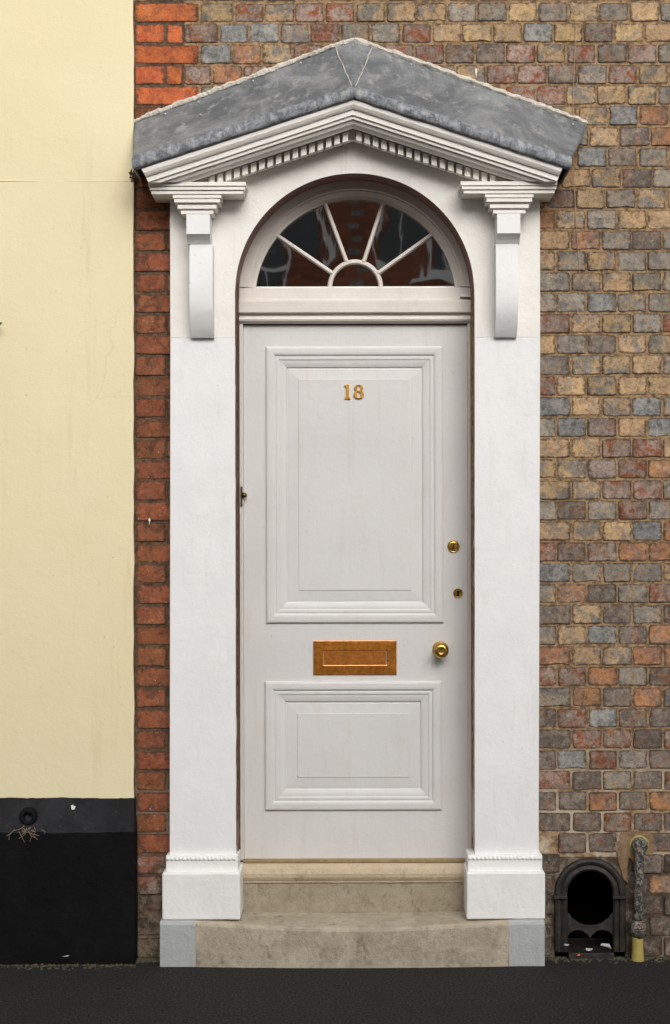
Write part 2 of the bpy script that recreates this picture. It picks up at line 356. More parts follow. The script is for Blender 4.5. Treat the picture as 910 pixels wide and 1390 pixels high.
def lay_brick(x0, x1, n, kind, parent, jit=1.0):
    gap = 1.5
    xa, xb = x0+gap/2+random.uniform(-.6,.6), x1-gap/2+random.uniform(-.6,.6); wpx = xb-xa
    pool, base = (STR, 87) if wpx > 58 else ((HALF, 20) if wpx < 28 else (HEAD, 38.2))
    me = random.choice(pool)
    o = bpy.data.objects.new('brick', me); C.objects.link(o); o.parent = parent
    p = W((xa+xb)/2, ROWS[n]+14.1+random.uniform(-.5,.5), 0)
    o.location = (p.x, random.uniform(-.002,.002)*jit, p.z)
    o.rotation_euler = (random.gauss(0,.008)*jit, random.gauss(0,.006)*jit + (0), random.gauss(0,.012)*jit)
    o.scale = (wpx/base, 1, random.uniform(.965,1.02))
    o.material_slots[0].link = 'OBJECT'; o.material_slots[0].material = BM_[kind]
    return o

wall = thing('brick_wall', 'weathered buff and grey brick wall around and right of the white doorway', 'wall')
pier = thing('brick_pier', 'narrow strip of red bricks between the cream wall and the white door surround', 'brick pier')
OFF = {0:732,1:752.7,2:729,3:744,4:728.4,5:744.4,6:759.7,7:743.4,8:762.7,9:741}
RIGHT = {9:'BDBGMG',10:'OMGBBM',11:'BOGDGM',12:'MGMGGB',13:'GMMMGB',14:'GGSMGM',15:'RMMGRB',16:'BGDMMB',17:'GMMBGM',18:'RBMBBM',19:'SBMSGB',20:'GSPBSM',
 21:'BBRRBM',22:'MMPROB',23:'MMRRGM',24:'GDGRGM',25:'MMBSOM',26:'RDPOOM',27:'SGGGMM',28:'MODGRD',29:'DMDGDM',30:'GMSDOD',31:'OMMOOD',32:'RROGDM',33:'GODODR',
 34:'DRSDDR',35:'DRRDRD',36:'DSRGDD',37:'RDGDRD',38:'DDODOD',39:'DDRDDR',40:'NDDDDD',41:'NNNDND',42:'NNNNOD',43:'NNNNDN',44:'NNNNNN',45:'NNNNEN',46:'EEEEEE'}
TOP = {0:'MRMRRMMMGGBGBGBG',1:'RSSGRGGRBBBSBDBBM',2:'SOMRGRRRDDRMRDRG',3:'RORGRRGRRMRRDGRM',4:'GMRGRGRMMBRRMBMG',5:'MGMMGMRGMBGRMMSOM',6:'GMRGMBMGBGMRGBDO',7:'MGBMGMBGMGBMBSDG',8:'MGMBGBMGMBGMBMDG'}
roof_y = lambda x: 52+(.371 if x < 482 else .366)*abs(x-482)
for n in range(0, 47):
    pitch = 41.3
    base = OFF.get(n, 734.5 if n % 2 else 755.8)
    if n <= 8:
        start = 273 if n % 2 == 0 else 250.5
        js = [start]; x = base
        while x > start+26: x -= pitch
        x += pitch if x <= start+8 else 0
        while x < 960: js.append(x); x += pitch
        if js[1]-js[0] > 56: js.insert(1, (js[0]+js[1])/2)
        kinds = TOP[n]
    else:
        js = [726]; x = base
        while x < 739: x += pitch
        while x < 960: js.append(x); x += pitch
        kinds = RIGHT[n]
    for i in range(len(js)-1):
        a, b = js[i], js[i+1]
        if a > 906: break
        y0, y1 = ROWS[n], ROWS[n]+28.2
        if n <= 8 and min(roof_y(a), roof_y(b)) < y0-2 and min(a,b) > 180 and max(a,b) < 797: 
            if not (y0 < max(roof_y(a), roof_y(b))-1 and y0 < min(roof_y(a), roof_y(b))+1): continue
        if n >= 41 and a < 850 and b > 748: 
            if a < 742: b = min(b, 760 if n == 41 else 750)
            elif b > 862: a = 851
            else: continue
            if b-a < 8: continue
        if n == 40 and 832 < (a+b)/2 < 885: continue
        lay_brick(a, b, n, kinds[min(i, len(kinds)-1)], wall, 1.0 if n < 40 else 2.2)
# red quoins and strip on the left
for n in range(0, 47):
    red = 'Q' if n < 5 else ('K' if n < 41 else ('L' if n < 43 else 'E'))
    if n == 5: red = 'K'
    vis = n < 5
    if n % 2 == 0:
        lay_brick(183.5, 272.5 if vis else 250, n, red, pier, 1.0 if n < 41 else 2.5)
    else:
        lay_brick(183.5, 226.5, n, red, pier, 1.0 if n < 41 else 2.5)
        lay_brick(226.5, 250.5, n, red, pier)
    if n in (44, 45, 46): pass
# courses beyond the frame, one joined part
mb = MB(); rr = random.Random(5)
def far_brick(x0, x1, y0, y1):
    a = W(x0+1.5, y1-1.5, 0); b = W(x1-1.5, y0+1.5, 0); d = rr.uniform(-.002,.002); c = .004
    mb.add([(a.x+c,d,a.z+c),(b.x-c,d,a.z+c),(b.x-c,d,b.z-c),(a.x+c,d,b.z-c),(a.x,d+.005,a.z),(b.x,d+.005,a.z),(b.x,d+.005,b.z),(a.x,d+.005,b.z),(a.x,.02,a.z),(b.x,.02,a.z),(b.x,.02,b.z),(a.x,.02,b.z)],
           [(0,1,2,3)]+[(4+i,4+(i+1)%4,(i+1)%4,i) for i in range(4)]+[(8+i,8+(i+1)%4,4+(i+1)%4,4+i) for i in range(4)])
for n in range(-14, 47):
    y0 = 2.5+28.2*n
    x = (OFF.get(n, 734.5 if n % 2 else 755.8)) - 41.3*14
    while x < 1480:
        lo = 184 if n < 0 else 952
        inside = n >= 0 and x < 906.1
        # first joint past the frame on each course follows the courses in view
        if (n < 0 and x > 184) or (n >= 0 and x > 906.1): far_brick(x, x+41.3, y0, y0+28.2)
        x += 41.3
stuff(mb.build('brick', M['brick_any'], wall, weld=False))
# mortar bodies (the joints lie 7 mm back)
mb = MB(); MD = .0034
def slab(x0, x1, y0, y1, db=.34):
    a = W(x0, y1, 0); b = W(x1, y0, 0); mb.box(a.x, b.x, MD, db, a.z, b.z)
slab(642, 1480, -392, 1164);  slab(252, 642, -392, 232); slab(182, 252, -392, 0)
mb.build('mortar', M['mortar'], wall)
mb = MB(); slab(642, 752, 1164, 1310); slab(848, 1480, 1164, 1310)
mb.grid([[W(752, 1164, MD)]+[W(800.3-48*math.cos(PI*k/24), 1164, MD) for k in range(25)]+[W(848,1164,MD)], [W(752, 1214, MD)]+[W(800.3-48*math.cos(PI*k/24), 1214-48*math.sin(PI*k/24), MD) for k in range(25)]+[W(848,1214,MD)]])
mb.build('mortar', M['mortar_foot'], wall)
mb = MB(); slab(182, 252, 0, 1310); slab(252, 323, 232, 1310); mb.build('mortar', M['mortar_dark'], pier)
# cement patch round the pipe head
rnd = random.Random(3); pts = []
for k in range(26):
    a = 2*PI*k/26; r = 1+.22*rnd.uniform(-1,1)
    pts.append((863+29*r*math.cos(a), 1149+20*r*math.sin(a)))
o = MB().prism(pts, -.002, .012).build('cement_patch', M['patch'], wall, .003)
pts = [(836,1152),(850,1150),(853,1166),(851,1180),(852,1200),(846,1196),(842,1182),(838,1170)]
MB().prism(pts, -.003, .012).build('cement_patch', M['patch'], wall, .003)

# ------------------------------------------------------------------ cream rendered wall of the neighbouring house
nb = thing('rendered_wall', 'smooth cream painted wall with black painted base left of the red bricks', 'wall')
cw, rows = MB(), []
ys = [-392+ (1083+392)*i/60 for i in range(61)]
rnd = random.Random(9)
edge = {y: 183.2-1.6*max(0,y)/1083+rnd.uniform(-.9,.7) for y in ys}
for y in ys:
    e = edge[y]
    rows.append([W(-700, y, -.03)]+[W(x, y, -.03+.0022*noise.noise(Vector((x*.012, y*.006, 2)))) for x in [-300+ (e-2+300)*i/30 for i in range(31)]]+[W(e-.6, y, -.0285), W(e, y, -.026), W(e+.3, y, .05)])
cw.grid(rows); cw.build('wall_face', M['cream'], nb, smooth=False)
MB().tube([W(x, 245+2.0*noise.noise(Vector((x*.02,3,1))), -.0300) for x in range(-300, 182, 6)], .0016, 6).build('render_seam', M['cream'], nb)
bl = MB()
prof = [(1081,-.026),(1083.5,-.034),(1127,-.078),(1129,-.083),(1312,-.085)]
rows = []
for x in [-700,-300]+[-100+281.5*i/40 for i in range(41)]:
    r = []
    for k, (y, d) in enumerate(prof):
        yy = y+((2.2*noise.noise(Vector((x*.03, k*5.1, 1)))+1.2*noise.noise(Vector((x*.11, k*5.1, 3)))) if k < 4 else 0)+(1.5 if x > 150 and k == 1 else 0)
        r.append(W(min(x,181.5)+(.8*noise.noise(Vector((k*3.3,y,5))) if x > 181 else 0), yy, d))
    rows.append(r)
rows.append([Vector((p.x+.001, .05, p.z)) for p in rows[-1]])
up = MB().grid([r[:4] for r in rows]); up.build('sloping_ledge', M['ledge_skylit'], nb)
lo = MB().grid([r[3:] for r in rows]); lo.build('plinth', M['black'], nb)
MB().box(W(-700,0,0).x, W(181,0,0).x, .051, .3, -.1, 4.6).build('wall_core', M['mortar_dark'], nb)
# round stub in the ledge
t = thing('vent_stub', 'round black vent stub set into the sloping ledge of the black base', 'vent')
c = W(38, 1108, -.062)
MB().lathe(c, [(.001,.012),(.012,.012),(.014,-.006),(.020,-.014),(.029,-.012),(.034,.0),(.036,.03)], 20).build('ring', M['black'], t, smooth=True)
MB().lathe(c, [(.0005,.009),(.0125,.009)], 16).build('hole', M['dark_hole'], t)
mb = MB(); rnd = random.Random(4)
for k in range(20):
    x, y = rnd.gauss(33, 8), rnd.gauss(1124, 3); a = rnd.gauss(0,1)
    p0 = W(x, y, -.088); p1 = W(x+rnd.gauss(0,7), y+rnd.uniform(2,16), -.094); m_ = (p0+p1)/2+Vector((rnd.gauss(0,.008),-.006,0))
    mb.tube([p0,m_,p1], .0007, 4)
tag(mb.build('straw_tuft', M['straw']), 'tuft of dry straw and cobweb hanging under the round vent stub', 'straw')

# ------------------------------------------------------------------ door surround
sur = thing('door_surround', 'white classical door surround with pediment, brackets and grey lead roof', 'door surround')
SF = -.05                                                  # face of the surround
CX, CY, R0 = 482.4, 397.5, 162.3
for side, (xa, xb, xc, xd) in enumerate(((232, 229.6, 319.8, 319.8), (734, 730.5, 645, 644))):
    pil = MB().prism([(xa,458.3),(xc,458.3),(xd,1161),(xb,1161)] if side == 0 else [(xc,458.3),(xa,458.3),(xb,1161),(xd,1161)], SF-.0006, .05).build('pilaster', M['white'], sur, .0012)
    bx0, bx1 = ((224.3, 322.5), (634, 735.5))[side]
    b = MB().pbox(bx0, bx1, 1161, 1185, SF-.022, .05).build('base', M['white_fresh'], pil, .004)
    mb = MB(); k = 0; x = bx0+3
    while x < bx1-2:
        p = W(x, 1165.5, SF-.022)
        mb.lathe(Vector((p.x,p.y,p.z)), [(.0075,.004),(.0072,-.002),(.005,-.005),(.0005,-.0065)], 8); x += 5.6
    mb.build('beading', M['white_fresh'], pil, smooth=True)
    px0, px1 = ((219, 325.5), (632.5, 739.3))[side]
    q = MB().pbox(px0, px1, 1184.5, 1248.5, SF-.05, .09)
    o = q.build('plinth_block', M['white_fresh'], pil, .006); 
    rough_up(o, .0011, 12, 5)
# spandrel with the arched opening
def arch_pts(cx, cy, r, n=56): return [(cx-r*math.cos(PI*k/n), cy-r*math.sin(PI*k/n)) for k in range(n+1)]
ap = arch_pts(CX, CY, R0)
top = lambda x: 176+.315*abs(x-480)
mb = MB()
mb.prism([(232,458),(232,top(232)+4),(319.8,top(319.8)),(319.8,458)], SF, .05)
mb.prism([(645,458),(645,top(645)),(734,top(734)+4),(734,458)], SF, .05)
rows = [[W(319.8 if k == 0 else (645 if k == 56 else x), y if 0 < k < 56 else 397.5, SF), W(319.8 if k == 0 else (645 if k == 56 else x), top(x), SF)] for k, (x, y) in enumerate(ap)]
mb.grid(rows)
mb.build('spandrel', M['white_bounce'], sur)
# brown painted reveal, slightly splayed
back = arch_pts(482.3, 402.2, 156.8)
outl = [(319.8,1168)]+[(319.8,397.5)]+ap[1:-1]+[(645,397.5),(644.2,1168)]
inn = [(324.2,1168),(325.5,402)]+back[1:-1]+[(639.2,402),(639.6,1168)]
mb = MB(); rows = [[],[],[]]
def dens(pl):
    out = []
    for i in range(len(pl)-1):
        n = 30 if abs(pl[i+1][1]-pl[i][1]) > 300 else 1
        out += [(pl[i][0]+(pl[i+1][0]-pl[i][0])*j/n, pl[i][1]+(pl[i+1][1]-pl[i][1])*j/n) for j in range(n)]
    return out+[pl[-1]]
o1, i1 = dens(outl), dens(inn)
for k, (a, b) in enumerate(zip(o1, i1)):
    j = .9*noise.noise(Vector((a[0]*.05, a[1]*.05, 3)))
    rows[0].append(W(a[0], a[1], SF)); p = W(a[0]+(b[0]-a[0])*.12+j*.5, a[1]+(b[1]-a[1])*.12, SF+.02); rows[1].append(p); rows[2].append(W(b[0], b[1], .118))
mb.grid(rows); mb.build('reveal', M['brown'], sur)
# raking cornice: profile (drop in px below the top line, depth)
PKX, PKY, SL = 480.5, 135.0, .327
RP = [(-3,-.215),(0,-.225),(6,-.223),(10,-.217),(12.4,-.212),(13,-.206),(13.4,-.205),(20.6,-.204),(21.2,-.196),(26.3,-.195),(26.9,-.184),(28.2,-.184),(29,-.184),(33,-.178),(36.5,-.165),(39.5,-.158),(40,-.098),(56,-.098),(57,SF+.004)]
def rake_end(drop, sgn):
    xe = {-1:193.5, 1:765}[sgn]; slant = {-1:(202.5,246.5), 1:(757.5,246.5)}[sgn]
    if drop <= 0: return xe, PKY+drop+SL*abs(xe-PKX)
    y_flat = 246.8; off = (y_flat-PKY-drop)/SL; x_flat = PKX+sgn*off
    # where the line meets the splayed end
    x0, y0 = xe, PKY+SL*abs(xe-PKX); x1, y1 = slant
    best = None
    for i in range(101):
        x = x0+(x1-x0)*i/100; y = y0+(y1-y0)*i/100
        e = abs(PKY+drop+SL*abs(x-PKX)-y)
        if best is None or e < best[0]: best = (e, x)
    x = best[1] if abs(best[1]-PKX) < abs(off) and best[0] < .6 else x_flat
    if abs(x-PKX) > abs(off): x = x_flat
    return x, PKY+drop+SL*abs(x-PKX)
mb = MB()
for sgn in (-1, 1):
    rows = []
    for drop, d in RP:
        x, y = rake_end(drop, sgn); row = []
        for k in range(25):
            xx = PKX+(x-PKX)*k/24; row.append(W(xx, PKY+drop+SL*abs(xx-PKX)+.35*noise.noise(Vector((xx*.03, drop, 1))), d))
        rows.append(row)
    mb.grid(rows)
    # return of the cornice end back to the wall
    e = [r[-1] for r in rows[:13]]
    mb.grid([e, [Vector((p.x, .0, p.z)) for p in e]])
    mb.grid([rows[0], [Vector((p.x, .0, p.z+.004)) for p in rows[0]]])
ck = mb.build('raking_cornice', M['cornice'], sur)
# dentils along the rake
me = None
for sgn in (-1, 1):
    x = 4.2 if sgn > 0 else 6.5
    first = None
    while x < 196:
        xa, xb = PKX+sgn*x, PKX+sgn*(x+7.6)
        if PKY+41+SL*(x+7) > 246: break
        f = lambda xx, dr: (xx, PKY+dr+SL*abs(xx-PKX))
        if first is None:
            q = MB().prism([f(xa,41.2),f(xb,41.2),f(xb,54),f(xa,54)], -.130, -.0975)
            for i in range(len(q.v)): pass
            o = q.build('dentil', M['cornice'], sur, .0015)
            cen = W((xa+xb)/2, PKY+48+SL*(x+3.8), -.130); 
            for v in o.data.vertices: v.co -= cen
            o.location = cen; first = o
        else:
            o = first.copy(); C.objects.link(o); o.parent = sur; o.location = W((xa+xb)/2, PKY+48+SL*(x+3.8), -.130)
        x += 11.35
# capitals with stepped mouldings, and brackets
for sgn in (-1, 1):
    if sgn < 0: ab = [(202.5,335,246.5,252,-.168),(204.3,333.8,252,253.2,-.160),(204.3,333.8,253.2,257.4,-.164),(206,332,257.4,258.6,-.154),(206.5,331.5,258.6,263,-.158)]; cx = 268.6; bc = (254.2, 285.8); sc = (258.2, 289.6)
    else: ab = [(626.5,757.8,246.5,252,-.168),(628,756.5,252,253.2,-.160),(628,756.5,253.2,257.4,-.164),(630,754.5,257.4,258.6,-.154),(630.5,754,258.6,263,-.158)]; cx = 692.6; bc = (676, 707.6); sc = (674.2, 704.4)
    cap = MB()
    for x0, x1, y0, y1, d in ab: cap.pbox(x0, x1, y0, y1, d, -.0)
    cap = cap.build('capital', M['cornice'], sur, .0015)
    mb = MB()
    for hw, y0, y1, d in ((33,264.2,268.5,-.138),(31,268.5,274.5,-.134),(26.5,274.5,277.5,-.120),(26.5,277.5,283,-.125),(22,283,285.5,-.115),(22,285.5,290.3,-.119)):
        mb.pbox(cx-hw, cx+hw, y0, y1, d-.02, -.02)
    mb.build('neck_moulding', M['cornice'], cap, .0015)
    bp = [(290.4,-.160),(317,-.160),(317.5,-.158),(321,-.146),(326,-.131),(330.5,-.124),(331,-.121),(350,-.124),(380,-.128),(400,-.127),(415,-.122),(422,-.1175),(429,-.111),(435,-.104),(441,-.0965),(447,-.088),(453,-.078),(458,-.068)]
    br = MB(); rows = []
    a = W(bc[0],300,-.160).x; b = W(bc[1],300,-.160).x; a2 = W(sc[0],400,-.125).x; b2 = W(sc[1],400,-.125).x
    for y, d in bp:
        t = W(0, y, d).z; x0, x1 = (a, b) if y < 331 else (a2, b2)
        rows.append([(x0, .0, t), (x0, d, t), (x1, d, t), (x1, .0, t)])
    br.grid(rows); br.add([rows[-1][0],rows[-1][1],rows[-1][2],rows[-1][3]], [(0,1,2,3)])
    br = br.build('bracket', M['white'], sur)
    for p in br.data.polygons: p.use_smooth = True
    br.data.set_sharp_from_angle(angle=math.radians(40))

# lead roof
lr = MB(); A, B, Cc = {}, {}, {}
def roofline(sgn, t, pts):                                 # pts: apex and end (px, py, d)
    (x0,y0,d0), (x1,y1,d1) = pts; return (x0+(x1-x0)*t, y0+(y1-y0)*t, d0+(d1-d0)*t)
LN = {-1: [((482,53,.004),(183,164,.004)), ((482,117,-.228),(181.5,211,-.228)), ((482,121,-.234),(180,216,-.234)), ((482,131,-.239),(180.5,226,-.239)), ((482,134,-.232),(184,229.5,-.232)), ((481,134,-.20),(186,230,-.20))],
       1: [((482,53,.004),(799,168,.004)), ((482,117,-.228),(778,214,-.228)), ((482,121,-.234),(778,218,-.234)), ((482,131,-.239),(777,228,-.239)), ((482,134,-.232),(775,230.5,-.232)), ((482,134,-.20),(772,231,-.20))]}
face, drip = MB(), MB()
def wob(p, k): 
    n = noise.noise_vector(Vector((p.x*7, p.y*5, p.z*7)))+.6*noise.noise_vector(Vector((p.x*17, p.y*9, p.z*17))); return p+Vector((0, n.y*.004*k, n.z*.003*k))
for sgn in (-1, 1):
    NS = 60; rows = []
    for i in range(9):
        r = []
        for k in range(NS+1):
            t = k/NS; p = Vector(roofline(sgn, t, LN[sgn][0])); q = Vector(roofline(sgn, t, LN[sgn][1])); u = i/8
            m_ = p.lerp(q, u); sag = 2.0*math.sin(PI*u)
            r.append(wob(W(m_.x, m_.y+sag, m_.z), 1 if 0 < i < 8 else .4))
        rows.append(r)
    face.grid(rows)
    dr = []
    for li in range(1, 6):
        r = []
        for k in range(NS+1):
            x, y, d = roofline(sgn, k/NS, LN[sgn][li]); r.append(wob(W(x, y+.9*noise.noise(Vector((x*.04, li*2, 7))), d), .8))
        dr.append(r)
    dr[0] = rows[-1]
    drip.grid(dr)
    endf = [rows[i][-1] for i in range(9)]+[r[-1] for r in dr[1:]]
    bk = [Vector((p.x, .005, p.z)) for p in endf]
    face.grid([endf, bk])
roof = face.build('lead_roof', M['lead'], sur, smooth=False)
for p in roof.data.polygons: p.use_smooth = True
e = drip.build('drip_edge', M['lead_edge'], roof, smooth=True)
# welted saddle piece at the apex
sd_ = MB(); rows = []
def roofpt(x, u, lift):
    s = -1 if x < 482 else 1; e0 = LN[s][0]; e1 = LN[s][1]
    t = abs(x-482)/abs(e0[1][0]-482); p = Vector(roofline(s, t, e0)).lerp(Vector(roofline(s, t, e1)), u)
    return W(p.x, p.y+2*math.sin(PI*u)-lift*40, p.z-lift)
for i in range(9):
    u = .02+.96*i/8; hwid = 23*(1-u)+2.5
    rows.append([roofpt(482+hwid*k/6+.8*noise.noise(Vector((i*.9,k,1))), u, .004 if abs(k) < 6 else .001) for k in range(-6, 7)])
sd_.grid(rows); sd_.build('saddle', M['lead'], roof)
mb = MB()
for s in (-1, 1):
    pts = []
    for i in range(12):
        u = .03+.95*i/11; hwid = 23*(1-u)+2.5; pts.append(roofpt(482+s*(hwid+1.6*noise.noise(Vector((i*1.7,s,2)))), u, .0035))
    mb.tube(pts, [.0019+.0012*noise.noise(Vector((i,s,4))) for i in range(12)], 6)
o = mb.build('seam', M['sealant'], roof, smooth=True); rough_up(o, .003, 35)
# rough white fillet where the lead meets the brick
mb = MB()
for s in (-1, 1):
    pts, rad = [], []
    x_end = 183 if s < 0 else 799
    for i in range(181):
        t = i/180; x, y, d = roofline(s, t, LN[s][0]); n_ = noise.noise(Vector((x*.09, s, 1)))+.7*noise.noise(Vector((x*.33, s, 5)))
        pts.append(W(x, y-.4+1.2*n_, -.003)); rad.append(.0105*(1+.45*noise.noise(Vector((x*.06, 3, s)))+.35*noise.noise(Vector((x*.3, 5, s))))*(1 if .03 < t < .97 else .8))
    mb.tube(pts, rad, 7)
o = mb.build('mortar_fillet', M['sealant'], roof); rough_up(o, .004, 26)
for x, u in ((226,.12),(271,.13),(481,.12),(274,.45),(646,.1),(782,.15),(345,.10),(410,.09),(560,.1)):
    c = roofpt(x, u, .003)
    MB().lathe(c, [(.0045,.004),(.0045,-.002),(.003,-.0045),(.0003,-.005)], 10).build('screw', M['screw'], roof, smooth=True)
# crumbled mortar under the left end of the roof
mb = MB(); rnd = random.Random(8)
for k in range(14):
    c = W(183+rnd.uniform(-5,3), 232+rnd.uniform(-2,14), -.03); r = rnd.uniform(.003,.009)
    mb.add([(c.x-r,c.y,c.z),(c.x+r,c.y,c.z),(c.x,c.y-r,c.z),(c.x,c.y+r,c.z),(c.x,c.y,c.z-r*1.4),(c.x,c.y,c.z+r)], [(0,2,5),(2,1,5),(1,3,5),(3,0,5),(2,0,4),(1,2,4),(3,1,4),(0,3,4)])
stuff(tag(mb.build('mortar_crumbs', M['mortar_dark'], weld=False), 'crumbled mortar lumps under the left end of the lead roof', 'mortar'))

# ------------------------------------------------------------------ door frame with fanlight
fr = thing('door_frame', 'painted wooden door frame with transom and semicircular fanlight above the door', 'door frame')
MB().pbox(320, 330.6, 438, 1168, .108, .20).build('jamb', M['frame'], fr, .003)
MB().pbox(635.4, 648, 438, 1168, .108, .20).build('jamb', M['frame'], fr, .003)
tp = [(388.8,.17),(388.8,.128),(391,.104),(404.5,.102),(406.5,.098),(407,.088),(409,.084),(423.5,.084),(425,.088),(425.5,.104),(428.5,.102),(430,.093),(433,.091),(435.5,.094),(437,.102),(439,.106),(439.8,.17)]
mb = MB(); mb.grid([[W(x, y, d) if i == 0 else Vector((W(x,y,.1).x, d, W(x,y,d).z)) for x in [322+ (642-322)*k/16 for k in range(17)]] for i, (y, d) in enumerate([(tp[0][0],tp[0][1])]+tp[1:])])
mb.build('transom', M['frame'], fr)
fan = MB(); prof = [(166,402.5,.110),(156.2,402.8,.108),(148,404.2,.108),(146.5,404.4,.112),(145,404.6,.112),(139.5,406,.126),(136.3,407,.130),(136,407,.152)]
rows = []
for r, cy, d in prof:
    row = []
    for k in range(65):
        a = PI*k/64; x, y = 483.3-r*math.cos(a), cy-r*math.sin(a)
        row.append(W(x, min(y, 389.2), d))
    rows.append(row)
fan.grid(rows)
fl = fan.build('fanlight', M['frame'], fr)
GD = .140
def bar(p0, p1, w0=5.6):
    a, b = W(*p0, GD), W(*p1, GD); t = (b-a).normalized(); u = Vector((-t.z,0,t.x)); hwid = L(w0/2, GD)
    rows = []
    for off, d in ((-1,.0),(-1,-.006),(-.45,-.015),(.45,-.015),(1,-.006),(1,.0)):
        rows.append([a+u*hwid*off+Vector((0,d,0)), b+u*hwid*off+Vector((0,d,0))])
    return MB().grid(rows).build('glazing_bar', M['frame'], fl)
BARS = [((377,319.5),(452,371)), ((441.5,274),(471.5,355.5)), ((521.8,274),(494.8,355.5)), ((589,317.5),(514.5,371))]
for p0, p1 in BARS: bar(p0, p1)
hub = MB(); rows = []
for r, d in ((31.2,GD),(31.4,GD-.006),(33.2,GD-.016),(35.6,GD-.016),(37.6,GD-.007),(37.8,GD)):
    rows.append([W(483.2-r*math.cos(PI*k/32), 390-r*math.sin(PI*k/32), d) for k in range(33)])
hub.grid(rows).build('glazing_bar', M['frame'], fl)
# panes: five sectors and a half round at the hub
gc = (483.3, 392.0)
def on_edge(p):                                            # angle in degrees from the left
    return math.degrees(math.atan2(gc[1]-p[1], gc[0]-p[0]))
angs = [-4]+[on_edge(b[0]) for b in BARS]+[184]
for i in range(5):
    a0, a1 = angs[i], angs[i+1]; outp, innp = [], []
    for k in range(13):
        a = math.radians(a0+(a1-a0)*k/12)
        # distance to the glazed edge circle
        dx, dy = -math.cos(a), -math.sin(a); ox, oy = gc[0]-483.3, gc[1]-407.0; bq = ox*dx+oy*dy; cq = ox*ox+oy*oy-138.5**2
        r = -bq+math.sqrt(bq*bq-cq); outp.append((gc[0]+dx*r, gc[1]+dy*r)); innp.append((483.2+dx*34, 390.5+dy*34))
    tilt = [(.5,.25),(-.6,.4),(.15,-.15),(.7,.3),(-.5,.35)][i]
    cen = W(sum(p[0] for p in outp+innp)/26, sum(p[1] for p in outp+innp)/26, GD+.004); rows = []
    for row in (outp, innp):
        rr_ = []
        for p in row:
            v = W(min(max(p[0],345),622), min(p[1], 391), GD+.004); v.y += (v.x-cen.x)*math.radians(tilt[0])+(v.z-cen.z)*math.radians(tilt[1]); rr_.append(v)
        rows.append(rr_)
    MB().grid(rows).build('pane', M['glass' if i == 2 else 'glass_wavy'], fl)
MB().prism([(483.2-34*math.cos(PI*k/16), 390.5-34*math.sin(PI*k/16)) for k in range(17)], GD+.004, GD+.006).build('pane', M['glass'], fl)
# bell push on the left jamb
bp_ = MB().pbox(327.0, 329.6, 660, 687, .1020, .1080).build('bell_plate', M['bronze'], fr, .0015)
c = W(331.6, 672, .104); MB().lathe(c, [(.0115,.002),(.0115,-.004),(.007,-.011),(.0005,-.013)], 14).build('bell_button', M['bronze'], bp_, smooth=True)
MB().pbox(626, 640, 400.5, 403.5, .080, .10).build('stay', M['screw'], fr, .001)

# ------------------------------------------------------------------ door
door = thing('door', 'white painted two panel front door with brass fittings and number 18', 'door')
DF = .125
X0, X1, Y0, Y1 = 331.3, 634.7, 441, 1167.5
U = (361.5, 602, 470.5, 845.5); V = (359.3, 599, 924.5, 1099.5)
mb = MB(); s = .02
def pz(y): return W(0, y, DF).z
def pxx(x): return W(x, 0, DF).x
def lb(x0, x1, y0, y1): mb.box(pxx(x0), pxx(x1), DF, DF+.045, pz(y1), pz(y0))
lb(X0, X1, Y0, U[2]+2); lb(X0, U[0]+2, U[2]+2, U[3]-2); lb(U[1]-2, X1, U[2]+2, U[3]-2); lb(X0, X1, U[3]-2, V[2]+2); lb(X0, V[0]+2, V[2]+2, V[3]-2); lb(V[1]-2, X1, V[2]+2, V[3]-2); lb(X0, X1, V[3]-2, Y1)
mb.build('leaf', M['door'], door)
PRF = [(0,.001),(.15,-.0065),(1.2,-.0095),(3,-.0110),(8,-.0114),(10.5,-.0104),(12.2,-.0074),(12.6,-.0046),(13.6,-.0042),(14.6,-.0056),(17,-.0056),(18,-.0046),(18.4,-.0022),(22,-.0014),(25,.0004),(27.4,.0026),(28.2,.0058),(28.6,.0075),(30.2,.0075)]
BEV = [(30.2,.0074),(31.0,.0066),(44.0,.0040),(44.5,.0014)]
def ring(rect, prof, k=1.0):
    x0, x1, y0, y1 = rect; rows = []
    for ins, d in prof:
        i = ins*k; rows.append([Vector((pxx(x), DF+d, pz(y))) for x, y in ((x0+i,y0+i),(x1-i,y0+i),(x1-i,y1-i),(x0+i,y1-i),(x0+i,y0+i))])
    return MB().grid(rows)
for rc in (U, V):
    ring(rc, PRF).build('panel_moulding', M['door'], door)
    f = ring(rc, BEV); i = 44.5
    f.add([Vector((pxx(x), DF+.0014, pz(y))) for x, y in ((rc[0]+i,rc[2]+i),(rc[1]-i,rc[2]+i),(rc[1]-i,rc[3]-i),(rc[0]+i,rc[3]-i))], [(0,3,2,1)])
    f.build('raised_panel', M['door'], door)
# letter plate
LP = (425.2, 538.3, 869.5, 916)
lp = ring(LP, [(0,.001),(.1,-.004),(.8,-.0052),(12.6,-.0058),(13.2,-.0050),(13.5,-.0030),(13.6,.0005)]).build('letter_plate', M['copper'], door)
MB().pbox(LP[0]+14.2, LP[1]-14.2, LP[2]+11.5, LP[3]-11.5, DF-.0042, DF+.002).build('flap', M['copper_dull'], lp)
